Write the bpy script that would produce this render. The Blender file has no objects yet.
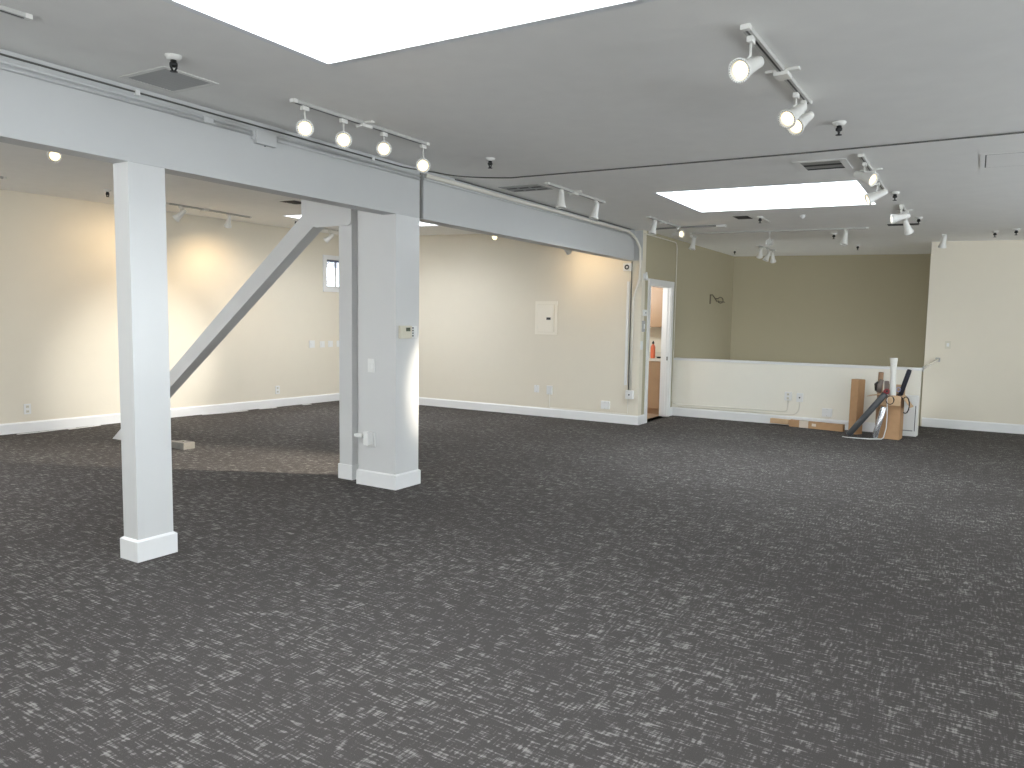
import bpy, bmesh, math, random
from mathutils import Vector, Matrix
random.seed(7)
S = bpy.context.scene
COL = S.collection
V = Vector

# ------------------------------------------------------------------ materials
def lin(c):
    return tuple(((x/255)/12.92 if x/255 <= .04045 else ((x/255+.055)/1.055)**2.4) for x in c)

def mat(name, rgb, rough=.6, metal=0, noise=.04, nscale=6, bump=0, bscale=200, emit=None, spec=.5):
    m = bpy.data.materials.new(name); m.use_nodes = True
    nt = m.node_tree; b = nt.nodes['Principled BSDF']
    b.inputs['Roughness'].default_value = rough; b.inputs['Metallic'].default_value = metal
    b.inputs['Specular IOR Level'].default_value = spec
    tc = nt.nodes.new('ShaderNodeTexCoord')
    n = nt.nodes.new('ShaderNodeTexNoise'); n.inputs['Scale'].default_value = nscale; n.inputs['Detail'].default_value = 4
    nt.links.new(tc.outputs['Object'], n.inputs['Vector'])
    r = nt.nodes.new('ShaderNodeMix'); r.data_type = 'RGBA'
    r.inputs[6].default_value = (*[x*(1-noise) for x in rgb], 1); r.inputs[7].default_value = (*[min(1, x*(1+noise)) for x in rgb], 1)
    nt.links.new(n.outputs['Fac'], r.inputs[0]); nt.links.new(r.outputs[2], b.inputs['Base Color'])
    if bump:
        n2 = nt.nodes.new('ShaderNodeTexNoise'); n2.inputs['Scale'].default_value = bscale
        nt.links.new(tc.outputs['Object'], n2.inputs['Vector'])
        bp = nt.nodes.new('ShaderNodeBump'); bp.inputs['Strength'].default_value = bump; bp.inputs['Distance'].default_value = .004
        nt.links.new(n2.outputs['Fac'], bp.inputs['Height']); nt.links.new(bp.outputs['Normal'], b.inputs['Normal'])
    if emit:
        b.inputs['Emission Color'].default_value = (*emit[0], 1); b.inputs['Emission Strength'].default_value = emit[1]
    return m

M = {}
M['ceiling'] = mat('ceiling paint', (.86, .85, .82), .9, bump=.15, bscale=60)
M['shaft'] = mat('skylight shaft paint', (.82, .83, .84), .9)
M['trim'] = mat('white semi gloss trim', (.80, .80, .79), .35, noise=.02, bump=.05, bscale=8)
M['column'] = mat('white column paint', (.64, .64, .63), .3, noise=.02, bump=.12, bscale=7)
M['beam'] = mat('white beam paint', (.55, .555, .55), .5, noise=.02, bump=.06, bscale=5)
M['cream'] = mat('cream wall paint', (.75, .695, .58), .85, noise=.015, bump=.1, bscale=80)
M['khaki'] = mat('khaki wall paint', (.44, .395, .275), .85, noise=.015, bump=.1, bscale=80)
M['pale'] = mat('off white wall paint', (.84, .81, .715), .8, noise=.015, bump=.08, bscale=80)
M['white_plastic'] = mat('white plastic', (.78, .78, .76), .4, noise=.01)
M['cream_plastic'] = mat('cream plastic', (.66, .62, .50), .45, noise=.01)
M['white_metal'] = mat('white powder coat', (.75, .74, .70), .35, noise=.01)
M['rail'] = mat('track enamel', (.50, .495, .47), .4, noise=.01)  # white rails; the shade on their undersides is put into this grey
M['grey_metal'] = mat('grey metal', (.30, .30, .29), .45, .3)
M['louver'] = mat('grey louvre', (.42, .42, .41), .6)
M['black'] = mat('black plastic', (.012, .012, .012), .4)
M['dark'] = mat('dark duct', (.02, .02, .02), .8)
M['cable'] = mat('dark cable', (.10, .10, .09), .6)
M['conduit'] = mat('painted conduit', (.74, .71, .63), .5)
M['card'] = mat('corrugated cardboard', (.47, .28, .145), .8, noise=.12, nscale=14)
M['card_light'] = mat('cardboard inner face', (.58, .40, .24), .8, noise=.08, nscale=14)
M['tape'] = mat('clear packing tape', (.75, .66, .56), .25)
M['tube_brown'] = mat('brown paper tube', (.36, .22, .13), .8, noise=.1)
M['tube_grey'] = mat('charcoal rubber tube', (.055, .058, .062), .45)
M['navy'] = mat('navy sleeve', (.008, .009, .018), .5)
M['foil'] = mat('silver film', (.62, .63, .66), .25, .8, noise=.1, nscale=25)
M['red'] = mat('dark red plastic', (.22, .015, .02), .4)
M['taupe'] = mat('taupe fabric', (.17, .14, .12), .9)
M['vase'] = mat('white sheet', (.80, .79, .74), .5)
M['orange'] = mat('orange bottle', (.72, .17, .08), .35)
M['wood'] = mat('wood veneer', (.46, .30, .18), .45, noise=.12, nscale=5)
M['woodfloor'] = mat('light wood floor', (.50, .36, .24), .5, noise=.15)
M['counter'] = mat('pale counter', (.72, .69, .62), .4)
M['steel'] = mat('dull galvanised steel', (.24, .23, .21), .5, .4, noise=.2, nscale=30)
M['iron'] = mat('brown iron', (.13, .11, .075), .6)
M['lcd'] = mat('lcd screen', (.05, .06, .04), .2)
M['paper'] = mat('white paper scrap', (.75, .75, .75), .8)
M['lens_off'] = mat('unlit lamp lens', (.62, .62, .58), .25)
M['lens_on'] = mat('lit lamp lens', (.9, .85, .7), .3, emit=((1, .78, .45), 1.6))
M['pane_old'] = mat('aged skylight pane', (.8, .8, .8), .5, emit=((.92, .95, 1.0), 8.8))  # daylight put in as pane glow, set weaker over the left room
M['pane_near'] = mat('frosted skylight pane near', (.8, .8, .8), .5, emit=((.86, .94, 1.0), 9))
M['pane'] = mat('frosted skylight pane', (.8, .8, .8), .5, emit=((.86, .94, 1.0), 11.5))
M['bark'] = mat('tree bark', (.10, .08, .06), .9)
M['leaf'] = mat('tree leaf', (.22, .25, .22), .7)
M['ground'] = mat('outside pavement', (.5, .5, .5), .9)
g = bpy.data.materials.new('window glass'); g.use_nodes = True
gb = g.node_tree.nodes['Principled BSDF']; gb.inputs['Base Color'].default_value = (.95, .97, 1, 1)
gb.inputs['Roughness'].default_value = 0; gb.inputs['Transmission Weight'].default_value = 1; gb.inputs['IOR'].default_value = 1.1
M['glass'] = g

def carpet_mat():
    m = bpy.data.materials.new('woven carpet'); m.use_nodes = True
    nt = m.node_tree; L = nt.links; b = nt.nodes['Principled BSDF']
    b.inputs['Roughness'].default_value = .95; b.inputs['Specular IOR Level'].default_value = .15
    tc = nt.nodes.new('ShaderNodeTexCoord')
    def noise(sx, sy, detail=2, off=0):
        mp = nt.nodes.new('ShaderNodeMapping'); mp.inputs['Scale'].default_value = (sx, sy, 1); mp.inputs['Location'].default_value = (off, off*1.7, 0)
        L.new(tc.outputs['Object'], mp.inputs['Vector'])
        n = nt.nodes.new('ShaderNodeTexNoise'); n.inputs['Scale'].default_value = 1; n.inputs['Detail'].default_value = detail
        n.inputs['Roughness'].default_value = .55
        L.new(mp.outputs['Vector'], n.inputs['Vector']); return n.outputs['Fac']
    def math_(op, a, c):
        n = nt.nodes.new('ShaderNodeMath'); n.operation = op
        for i, x in enumerate((a, c)):
            if isinstance(x, (int, float)): n.inputs[i].default_value = x
            else: L.new(x, n.inputs[i])
        return n.outputs[0]
    a = noise(10, 84, 2, 3.1)        # threads along X
    c = noise(84, 13, 2, 11.7)       # threads along Y
    k = noise(13, 17, 3, 23.0)        # clumps
    big = noise(1.3, 1.3, 2, 41.0)
    s = math_('ADD', math_('ADD', math_('MULTIPLY', a, 1.0), math_('MULTIPLY', c, .78)), math_('ADD', math_('MULTIPLY', k, .5), math_('MULTIPLY', big, .2)))
    rp = nt.nodes.new('ShaderNodeMapRange'); rp.interpolation_type = 'SMOOTHSTEP'
    rp.inputs['From Min'].default_value = 1.255; rp.inputs['From Max'].default_value = 1.55
    L.new(s, rp.inputs['Value'])
    mx = nt.nodes.new('ShaderNodeMix'); mx.data_type = 'RGBA'
    mx.inputs[6].default_value = (*CARPET_DARK, 1); mx.inputs[7].default_value = (*CARPET_LIGHT, 1)
    L.new(rp.outputs['Result'], mx.inputs[0])
    f = noise(420, 420, 1, 5.0)
    mul = nt.nodes.new('ShaderNodeMix'); mul.data_type = 'RGBA'; mul.blend_type = 'MULTIPLY'; mul.inputs[0].default_value = .5
    L.new(mx.outputs[2], mul.inputs[6])
    rr = nt.nodes.new('ShaderNodeMapRange'); rr.inputs['From Min'].default_value = .3; rr.inputs['From Max'].default_value = .7
    rr.inputs['To Min'].default_value = .5; rr.inputs['To Max'].default_value = 1.5
    L.new(f, rr.inputs['Value']); L.new(rr.outputs['Result'], mul.inputs[7])
    L.new(mul.outputs[2], b.inputs['Base Color'])
    bp = nt.nodes.new('ShaderNodeBump'); bp.inputs['Strength'].default_value = .5; bp.inputs['Distance'].default_value = .004
    L.new(f, bp.inputs['Height']); L.new(bp.outputs['Normal'], b.inputs['Normal'])
    return m
CARPET_DARK = (.070, .063, .060); CARPET_LIGHT = (.265, .252, .235)
M['carpet'] = carpet_mat()

# ------------------------------------------------------------------ mesh helpers
class MB:
    def __init__(s): s.bm = bmesh.new()
    def face(s, pts):
        return s.bm.faces.new([s.bm.verts.new(p) for p in pts])
    def hexa(s, p, bevel=0):
        b2 = bmesh.new(); v = [b2.verts.new(q) for q in p]
        for f in ((0,3,2,1),(4,5,6,7),(0,1,5,4),(1,2,6,5),(2,3,7,6),(3,0,4,7)): b2.faces.new([v[i] for i in f])
        bmesh.ops.recalc_face_normals(b2, faces=b2.faces)
        if bevel: bmesh.ops.bevel(b2, geom=b2.edges[:], offset=bevel, segments=2, affect='EDGES', profile=.7)
        s.merge(b2); return s
    def merge(s, b2):
        me = bpy.data.meshes.new('tmp'); b2.to_mesh(me); b2.free(); s.bm.from_mesh(me); bpy.data.meshes.remove(me)
    def box(s, a, b, bevel=0):
        (x0,x1),(y0,y1),(z0,z1) = [sorted(t) for t in zip(a, b)]
        return s.hexa([(x0,y0,z0),(x1,y0,z0),(x1,y1,z0),(x0,y1,z0),(x0,y0,z1),(x1,y0,z1),(x1,y1,z1),(x0,y1,z1)], bevel)
    def obox(s, o, u, v, w, bevel=0):
        o, u, v, w = map(V, (o, u, v, w))
        return s.hexa([o, o+u, o+u+v, o+v, o+w, o+u+w, o+u+v+w, o+v+w], bevel)
    def prism(s, poly, d):
        d = V(d); b2 = bmesh.new(); n = len(poly)
        a = [b2.verts.new(p) for p in poly]; c = [b2.verts.new(V(p)+d) for p in poly]
        b2.faces.new(a); b2.faces.new(c[::-1])
        for i in range(n): b2.faces.new([a[i], c[i], c[(i+1)%n], a[(i+1)%n]])
        bmesh.ops.recalc_face_normals(b2, faces=b2.faces); s.merge(b2); return s
    def lathe(s, prof, o=(0,0,0), axis=(0,0,1), n=20, cap=True):
        q = V((0,0,1)).rotation_difference(V(axis).normalized()).to_matrix(); o = V(o)
        b2 = bmesh.new(); rings = []
        for r, z in prof:
            rings.append([b2.verts.new(o + q @ V((r*math.cos(2*math.pi*i/n), r*math.sin(2*math.pi*i/n), z))) for i in range(n)])
        for a, c in zip(rings, rings[1:]):
            for i in range(n): b2.faces.new([a[i], a[(i+1)%n], c[(i+1)%n], c[i]])
        if cap:
            b2.faces.new(rings[0][::-1]); b2.faces.new(rings[-1])
        bmesh.ops.recalc_face_normals(b2, faces=b2.faces)
        for f in b2.faces: f.smooth = True
        s.merge(b2); return s
    def tube(s, pts, r, n=8, rr=None):
        pts = [V(p) for p in pts]; b2 = bmesh.new(); rings = []
        up = None
        for i, p in enumerate(pts):
            t = (pts[min(i+1, len(pts)-1)] - pts[max(i-1, 0)]).normalized()
            if up is None:
                up = t.orthogonal().normalized()
            up = (up - t*up.dot(t)).normalized(); sd = t.cross(up)
            k = r if rr is None else rr[i]
            rings.append([b2.verts.new(p + up*k*math.cos(2*math.pi*j/n) + sd*k*math.sin(2*math.pi*j/n)) for j in range(n)])
        for a, c in zip(rings, rings[1:]):
            for j in range(n): b2.faces.new([a[j], a[(j+1)%n], c[(j+1)%n], c[j]])
        b2.faces.new(rings[0][::-1]); b2.faces.new(rings[-1])
        bmesh.ops.recalc_face_normals(b2, faces=b2.faces)
        for f in b2.faces: f.smooth = True
        s.merge(b2); return s
    def build(s, name, m, parent=None, at=None):
        """at: world origin for a thing of its own; parts take their parent's origin"""
        me = bpy.data.meshes.new(name); o = bpy.data.objects.new(name, me); COL.objects.link(o)
        if parent is not None:
            org = wpos(parent); o.parent = parent
        else:
            if at is None:
                vs = [v.co for v in s.bm.verts]
                at = ((min(v.x for v in vs)+max(v.x for v in vs))/2, (min(v.y for v in vs)+max(v.y for v in vs))/2, min(v.z for v in vs))
            org = V(at); o.location = org
        for v in s.bm.verts: v.co -= org
        s.bm.to_mesh(me); s.bm.free()
        for mm in (m if isinstance(m, (list, tuple)) else [m]): me.materials.append(mm)
        return o
def wpos(o):
    p = V(o.location)
    while o.parent: o = o.parent; p += o.location
    return p
def arc(c, a, b, n=6):   # quadratic bend a -> c -> b
    a, b, c = V(a), V(b), V(c)
    return [a*(1-t)**2 + c*2*t*(1-t) + b*t*t for t in [i/n for i in range(n+1)]]
def tag(o, label, cat, group=None):
    o['label'] = label; o['category'] = cat
    if group: o['group'] = group
    return o
def struct(o): o['kind'] = 'structure'; return o
def thing(name, label, cat, loc, group=None):
    o = bpy.data.objects.new(name, None); COL.objects.link(o); o.location = loc; o.empty_display_size = .1
    return tag(o, label, cat, group)

# ------------------------------------------------------------------ measured layout
XB = -4.232; ZB = 2.384            # beam face, beam bottom
YP = 10.132; XO = -4.107           # far wall of the left room, doorway wall
YH = 11.575; XE = -.585; HH = .935  # half wall
YR = 12.739; XR = -.615             # right-hand wall and its corner
YS = 14.87                         # stairwell back wall
YF = -3.5; XRT = 5.0               # walls behind / right of the camera
LD = V((.063, .998, 0)); LN = V((.998, -.063, 0)); LK = -10.3059
def lx(y): return (LK + .063*y)/.998           # left wall face at y
def cz(x): return 2.82 - .018*(x+4.232) if x > XB-.08 else 2.82 - .026*(x+4.232)
WT = .13

# ------------------------------------------------------------------ setting
def grid_with_holes(mb, xs, ys, holes, P):
    xs = sorted(set(xs + [h[0] for h in holes] + [h[1] for h in holes])); ys = sorted(set(ys + [h[2] for h in holes] + [h[3] for h in holes]))
    for x0, x1 in zip(xs, xs[1:]):
        for y0, y1 in zip(ys, ys[1:]):
            cx, cy = (x0+x1)/2, (y0+y1)/2
            if any(h[0] < cx < h[1] and h[2] < cy < h[3] for h in holes): continue
            mb.face([P(x0,y0), P(x1,y0), P(x1,y1), P(x0,y1)])

mb = MB()
mb.face([(-10.7,YF,0),(XRT,YF,0),(XRT,YH+.12,0),(-10.7,YH+.12,0)])
mb.face([(XE-.10,YH+.12,0),(XRT,YH+.12,0),(XRT,YR,0),(XE-.10,YR,0)])
struct(mb.build('floor', M['carpet'], at=(0,0,0)))

SKY = [(-2.90,-1.02,1.36,2.84), (-2.80,-.95,7.20,8.66), (-8.48,-6.70,7.42,8.95), (-8.48,-6.70,1.36,2.84)]
mb = MB()
PC = lambda x, y: (x, y, cz(x))
right = [h for h in SKY if h[0] > -4]; left = [h for h in SKY if h[0] < -4]
grid_with_holes(mb, [XB-.075, XRT], [YF, YS], right, PC)
mb2 = MB()
grid_with_holes(mb, [-10.7, XB-.085], [YF, YS], left, PC)
bmesh.ops.remove_doubles(mb.bm, verts=mb.bm.verts, dist=.02)
struct(mb.build('ceiling', M['ceiling'], at=(0,0,2.8)))
for i, h in enumerate(SKY):
    x0,x1,y0,y1 = h; zt = 3.5
    mb = MB(); t = .04
    for a, b in (((x0,y0),(x1,y0)), ((x1,y0),(x1,y1)), ((x1,y1),(x0,y1)), ((x0,y1),(x0,y0))):
        d = V((b[0]-a[0], b[1]-a[1], 0)).normalized(); nrm = V((d.y, -d.x, 0))*t
        mb.prism([(a[0],a[1],cz(a[0])), (b[0],b[1],cz(b[0])), (b[0],b[1],zt), (a[0],a[1],zt)], nrm)
    w = mb.build('window_%d' % (i+2), M['shaft']); struct(w)
    MB().box((x0-.03,y0-.03,zt),(x1+.03,y1+.03,zt+.03)).build('pane', M['pane_old' if x0 < -4 else 'pane' if y0 > 5 else 'pane_near'], w)

def wall(name, u0, u1, z0, z1, holes, P, N, m, th=WT):
    """P(u,z) front face point; N = unit vector into the wall"""
    us = sorted({u0,u1,*[h[0] for h in holes],*[h[1] for h in holes]}); zs = sorted({z0,z1,*[h[2] for h in holes],*[h[3] for h in holes]})
    mb = MB(); N = V(N)*th
    for a, b in zip(us, us[1:]):
        for c, d in zip(zs, zs[1:]):
            if any(h[0] < (a+b)/2 < h[1] and h[2] < (c+d)/2 < h[3] for h in holes): continue
            p = [V(P(a,c)), V(P(b,c)), V(P(b,d)), V(P(a,d))]
            mb.hexa(p + [q+N for q in p])
    bmesh.ops.remove_doubles(mb.bm, verts=mb.bm.verts, dist=.0005)
    # drop interior faces shared by neighbouring cells
    seen = {}
    for f in list(mb.bm.faces):
        k = tuple(sorted(v.index for v in f.verts)) if False else frozenset(f.verts)
        if k in seen: bmesh.ops.delete(mb.bm, geom=[f, seen[k]], context='FACES_ONLY')
        else: seen[k] = f
    return struct(mb.build(name, m))

WIN = (9.45, 10.02, 2.02, 2.51)    # clear window opening on the left wall (along y, z)
def PL(u, z): return V((lx(u), u, z))
wall('wall_left', YF, 10.262, 0, 2.985, [WIN], PL, -LN, M['cream'])
wall('wall_far', lx(YP)-.02, XO, 0, 3.0, [], lambda u, z: (u, YP, z), (0,1,0), M['cream'])
DO = (10.45, 11.36, 0, 2.06)       # doorway opening
wall('wall_doorway', YP+WT, YS, -1.3, 2.84, [DO], lambda u, z: (XO, u, z), (-1,0,0), M['khaki'])
wall('wall_stairwell', XO-WT, XR+WT, -1.3, 2.85, [], lambda u, z: (u, YS, z), (0,1,0), M['khaki'])
wall('wall_right', XR, XRT, 0, 2.78, [], lambda u, z: (u, YR, z), (0,1,0), M['cream'])
wall('wall_stairwell_side', YR+WT, YS, -1.3, 2.78, [], lambda u, z: (XR, u, z), (1,0,0), M['khaki'])
mb = MB().box((XO, YH, 0), (XE, YH+.12, HH-.035)); hw = struct(mb.build('wall_half', M['pale']))
struct(MB().box((XO, YH-.018, HH-.035), (XE+.006, YH+.138, HH), .006).build('trim_half_wall_cap', M['trim']))
FW = [(-8.5,-5.5,.6,2.3), (-3.2,-.2,.6,2.3), (.8,3.8,.6,2.3)]  # unseen front openings added to bring in fill light
wall('wall_front', -10.7, XRT, 0, 2.99, FW, lambda u, z: (u, YF, z), (0,-1,0), M['pale'])
RW = [(-2.2,.6,.7,2.2), (2.2,5.0,.7,2.2), (6.6,9.4,.7,2.2)]  # unseen side openings, the last added to brighten the far beam
wall('wall_side', YF, YR, 0, 2.82, RW, lambda u, z: (XRT, u, z), (1,0,0), M['pale'])
# stairwell floor
struct(MB().box((XO-WT, YH+.12, -1.35), (XR+WT, YS, -1.3)).build('floor_stairwell', M['carpet']))

# window on the left wall
w = struct(bpy.data.objects.new('window_1', None)); COL.objects.link(w); w.location = PL((WIN[0]+WIN[1])/2, WIN[2])
mb = MB(); cw = .075
def lbox(m_, y0, y1, z0, z1, d0, d1, bevel=0):   # box lying on the left wall, d out from its face
    o = PL(y0, z0)+LN*d0; m_.obox(o, LD*(y1-y0), LN*(d1-d0), (0,0,z1-z0), bevel)
for a in ((WIN[0]-cw,WIN[0],WIN[2]-cw,WIN[3]+cw), (WIN[1],WIN[1]+cw,WIN[2]-cw,WIN[3]+cw), (WIN[0],WIN[1],WIN[3],WIN[3]+cw), (WIN[0],WIN[1],WIN[2]-cw,WIN[2])):
    lbox(mb, *a, .0, .022)
mb.build('frame', M['trim'], w)
mb = MB()
for a in ((WIN[0],WIN[0]+.03,WIN[2],WIN[3]), (WIN[1]-.03,WIN[1],WIN[2],WIN[3]), (WIN[0]+.03,WIN[1]-.03,WIN[3]-.03,WIN[3]), (WIN[0]+.03,WIN[1]-.03,WIN[2],WIN[2]+.03), (9.72,9.75,WIN[2]+.03,WIN[3]-.03)):
    lbox(mb, *a, -.10, -.07)
mb.build('sash', M['white_plastic'], w)
mb = MB(); lbox(mb, WIN[0]+.03, WIN[1]-.03, WIN[2]+.03, WIN[3]-.03, -.09, -.084); mb.build('pane', M['glass'], w)
mb = MB(); lbox(mb, WIN[0]+.005, WIN[1]-.005, WIN[3]-.03, WIN[3]-.004, -.06, -.03)
for i in range(5): lbox(mb, WIN[0]+.01, WIN[1]-.01, WIN[3]-.045-.02*i, WIN[3]-.039-.02*i, -.062, -.03)
M['blind'] = mat('blue grey blind', (.16, .19, .30), .5)
b = mb.build('window_blind', M['blind']); tag(b, 'blue grey slatted blind raised at the top of the small window', 'blind')

# baseboards
def bboard(name, a, b, n, h=.135, t=.018):
    a, b, n = V(a), V(b), V(n)
    mb = MB(); d = b-a
    mb.prism([a, a+n*t, a+n*t+V((0,0,h-.018)), a+n*(t*.45)+V((0,0,h)), a+V((0,0,h))], d)
    struct(mb.build(name, M['trim']))
bboard('baseboard_left', PL(YF,0), PL(YP-.018,0), LN)
bboard('baseboard_far', (lx(YP),YP,0), (XO+.018,YP,0), (0,-1,0))
bboard('baseboard_doorway', (XO,YP,0), (XO,10.37,0), (1,0,0))
bboard('baseboard_doorway_end', (XO,11.44,0), (XO,YH-.018,0), (1,0,0))
bboard('baseboard_half', (XO,YH,0), (XE,YH,0), (0,-1,0))
bboard('baseboard_right', (XR+.018,YR,0), (XRT-.02,YR,0), (0,-1,0))

# doorway with casing and jambs
d = struct(bpy.data.objects.new('door_1', None)); COL.objects.link(d); d.location = (XO, 10.9, 0)
mb = MB()
mb.box((XO,DO[0]-.08,0),(XO+.022,DO[0],DO[3]+.08)); mb.box((XO,DO[1],0),(XO+.022,DO[1]+.08,DO[3]+.08)); mb.box((XO,DO[0],DO[3]),(XO+.022,DO[1],DO[3]+.08))
mb.build('casing', M['trim'], d)
mb = MB()
mb.box((XO-WT,DO[0],0),(XO,DO[0]+.018,DO[3])); mb.box((XO-WT,DO[1]-.018,0),(XO,DO[1],DO[3])); mb.box((XO-WT,DO[0]+.018,DO[3]-.018),(XO,DO[1]-.018,DO[3]))
mb.box((XO-.075,DO[1]-.03,0),(XO-.04,DO[1]-.018,DO[3]-.018))
mb.build('jamb', M['trim'], d)
mb = MB().box((XO-.035,DO[1]-.0205,.90),(XO-.012,DO[1]-.018,.96)); mb.build('strike_plate', M['steel'], d)

# kitchenette seen through the doorway
KX = XO-WT
struct(MB().box((-7.0,YP+WT,.0),(KX,12.6,.012)).build('floor_kitchenette', M['woodfloor']))
wall('wall_kitchenette_back', -7.0, KX, 0, 2.84, [], lambda u, z: (u, 12.0, z), (0,1,0), M['pale'])
wall('wall_kitchenette_side', YP+WT, 12.0, 0, 2.84, [], lambda u, z: (-7.0, u, z), (-1,0,0), M['pale'])
t = thing('base_cabinet', 'wood veneer base cabinet just inside the white doorway', 'cabinet', (-5.2,11.7,.012))
MB().box((-6.2,11.42,.10),(KX-.005,11.985,.875)).build('body', M['wood'], t)
MB().box((-6.2,11.47,.012),(KX-.005,11.985,.10)).build('plinth', M['wood'], t)
for i in range(4):
    x1 = KX-.01-.48*i
    MB().box((x1-.47,11.40,.11),(x1,11.42,.87),.003).build('door', M['wood'], t)
t2 = thing('countertop', 'pale countertop on the wood veneer cabinet inside the doorway', 'countertop', (-5.2,11.7,.875))
MB().box((-6.22,11.385,.875),(KX-.004,11.985,.915),.004).build('slab', M['counter'], t2)
MB().box((-6.22,11.965,.9155),(KX-.004,11.985,1.0)).build('backsplash', M['counter'], t2)
t = thing('wall_cabinet', 'brown wood cabinet hung high inside the doorway', 'cabinet', (-5.2,11.8,1.42))
MB().box((-6.2,11.67,1.42),(KX-.005,11.985,2.25)).build('body', M['wood'], t)
for i in range(4):
    x1 = KX-.01-.48*i
    MB().box((x1-.47,11.65,1.425),(x1,11.67,2.245),.003).build('door', M['wood'], t)
t = thing('bottle', 'orange bottle with black cap on the counter inside the doorway', 'bottle', (-4.44,11.52,.915))
MB().lathe([(.034,.916),(.038,.925),(.038,1.09),(.030,1.12),(.016,1.14),(.014,1.15)], (-4.44,11.52,0), n=16).build('body', M['orange'], t)
MB().lathe([(.018,1.15),(.018,1.175),(.010,1.185),(.008,1.20)], (-4.44,11.52,0), n=14).build('cap', M['black'], t)
MB().lathe([(.0385,.97),(.0388,1.05)], (-4.44,11.52,0), n=16, cap=False).build('label', M['orange'], t)
t = thing('soap_dish', 'small dark dish behind the orange bottle on the counter', 'dish', (-4.36,11.62,.915))
MB().lathe([(.04,.916),(.055,.94),(.05,.94),(.036,.922)], (-4.36,11.62,0), n=14).build('bowl', M['black'], t)

# ------------------------------------------------------------------ columns, brace, beams
t_ = .016; bh = .135
def column(label, x0, x1, y0, y1, top, rear=0):
    t = thing('column', label, 'column', ((x0+x1)/2,(y0+y1)/2,0))
    m0 = MB()
    if rear:   # the part behind the beam carries on up to the ceiling
        m0.prism([(x0,y0,0),(x1,y0,0),(x1,y0,top),(x1-rear,y0,top),(x1-rear,y0,cz(x0)-.004),(x0,y0,cz(x0)-.004)], (0,y1-y0,0))
    else: m0.box((x0,y0,0),(x1,y1,top),.004)
    m0.build('shaft', M['column'], t)
    mb = MB(); z1 = bh
    # base boards wrapped round the shaft, with a chamfered top edge
    outer = [(x0-t_,y0-t_),(x1+t_,y0-t_),(x1+t_,y1+t_),(x0-t_,y1+t_)]; inner = [(x0,y0),(x1,y0),(x1,y1),(x0,y1)]
    for i in range(4):
        a, b = outer[i], outer[(i+1)%4]; c, e = inner[(i+1)%4], inner[i]
        mb.hexa([(*a,0),(*b,0),(*c,0),(*e,0),(*a,z1-.012),(*b,z1-.012),(*c,z1),(*e,z1)])
    mb.build('base_trim', M['trim'], t)
    return t
column('slim white square column standing nearest the camera under the beam', XB-.151, XB, 2.557, 2.792, ZB)
c2 = column('broad white column carrying the thermostat, beside the narrow post', XB-.435, XB-.002, 4.92, 5.235, ZB, .152)

ZT = cz(XB)-.002
t = thing('ceiling_beam', 'long white boxed beam over the slim column, nearest the camera', 'beam', (XB-.075,2,ZB))
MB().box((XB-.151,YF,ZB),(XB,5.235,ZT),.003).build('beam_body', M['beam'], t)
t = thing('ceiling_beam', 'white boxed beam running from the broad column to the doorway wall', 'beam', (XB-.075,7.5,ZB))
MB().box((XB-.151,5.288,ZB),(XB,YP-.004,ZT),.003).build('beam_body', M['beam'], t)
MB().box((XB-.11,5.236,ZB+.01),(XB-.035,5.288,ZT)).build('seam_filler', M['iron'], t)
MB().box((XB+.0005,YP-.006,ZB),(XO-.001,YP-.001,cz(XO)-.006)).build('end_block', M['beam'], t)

t = thing('post', 'narrow white post beside the broad column, holding the diagonal brace', 'post', (-4.89,5.06,0))
MB().box((-4.975,4.99,0),(-4.815,5.14,cz(-4.9)),.003).build('post_shaft', M['column'], t)
MB().box((-4.985,4.98,0),(-4.806,5.15,.14),.003).build('base_trim', M['trim'], t)
# slim infill between post and column
MB().box((-4.815,5.06,0),(-4.668,5.14,ZB+.3)).build('infill_panel', M['column'], t)

# diagonal brace in the plane of the post (y 4.99 front face), straps/gusset, anchor
t = thing('diagonal_brace', 'white diagonal timber brace slanting from the post to the floor', 'brace', (-8.6,5.04,0))
ud = V((2.1,0,1.59)).normalized()
P0 = V((-8.715,0,0)); 
def br(x, z, y): return (x, y, z)
up0, up1 = (-8.715,0), (-5.15,2.69); lo0, lo1 = (-8.36,0), (-4.977,2.50)
y0, y1 = 5.0, 5.13
# profile of the sloping member, cut level at the floor and upright at the post
mb = MB().prism([(-8.75,y0,.0),(-8.53,y0,.0),(-4.976,y0,2.585),(-4.976,y0,2.80),(-5.0,y0,2.795)], (0,y1-y0,0))
mb.build('brace_member', M['column'], t)
mb = MB().prism([(-5.44,4.985,2.46),(-5.40,4.985,2.36),(-5.30,4.985,2.345),(-5.25,4.985,2.327),(-4.845,4.985,2.327),(-4.815,4.985,2.34),(-4.806,4.985,2.36),(-4.806,4.985,2.78),(-5.44,4.985,2.78)], (0,-.012,0))
mb.build('gusset_plate', M['column'], t)
an = MB().box((-8.25,5.04,0),(-7.62,5.16,.055)).box((-7.62,5.03,0),(-7.40,5.17,.075),.004).build('foot_anchor', M['steel'], t); an['label'] = 'grey steel anchor'
MB().lathe([(.014,.075),(.014,.09)], (-7.5,5.10,0), n=6).build('anchor_bolt', M['steel'], t)

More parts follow.
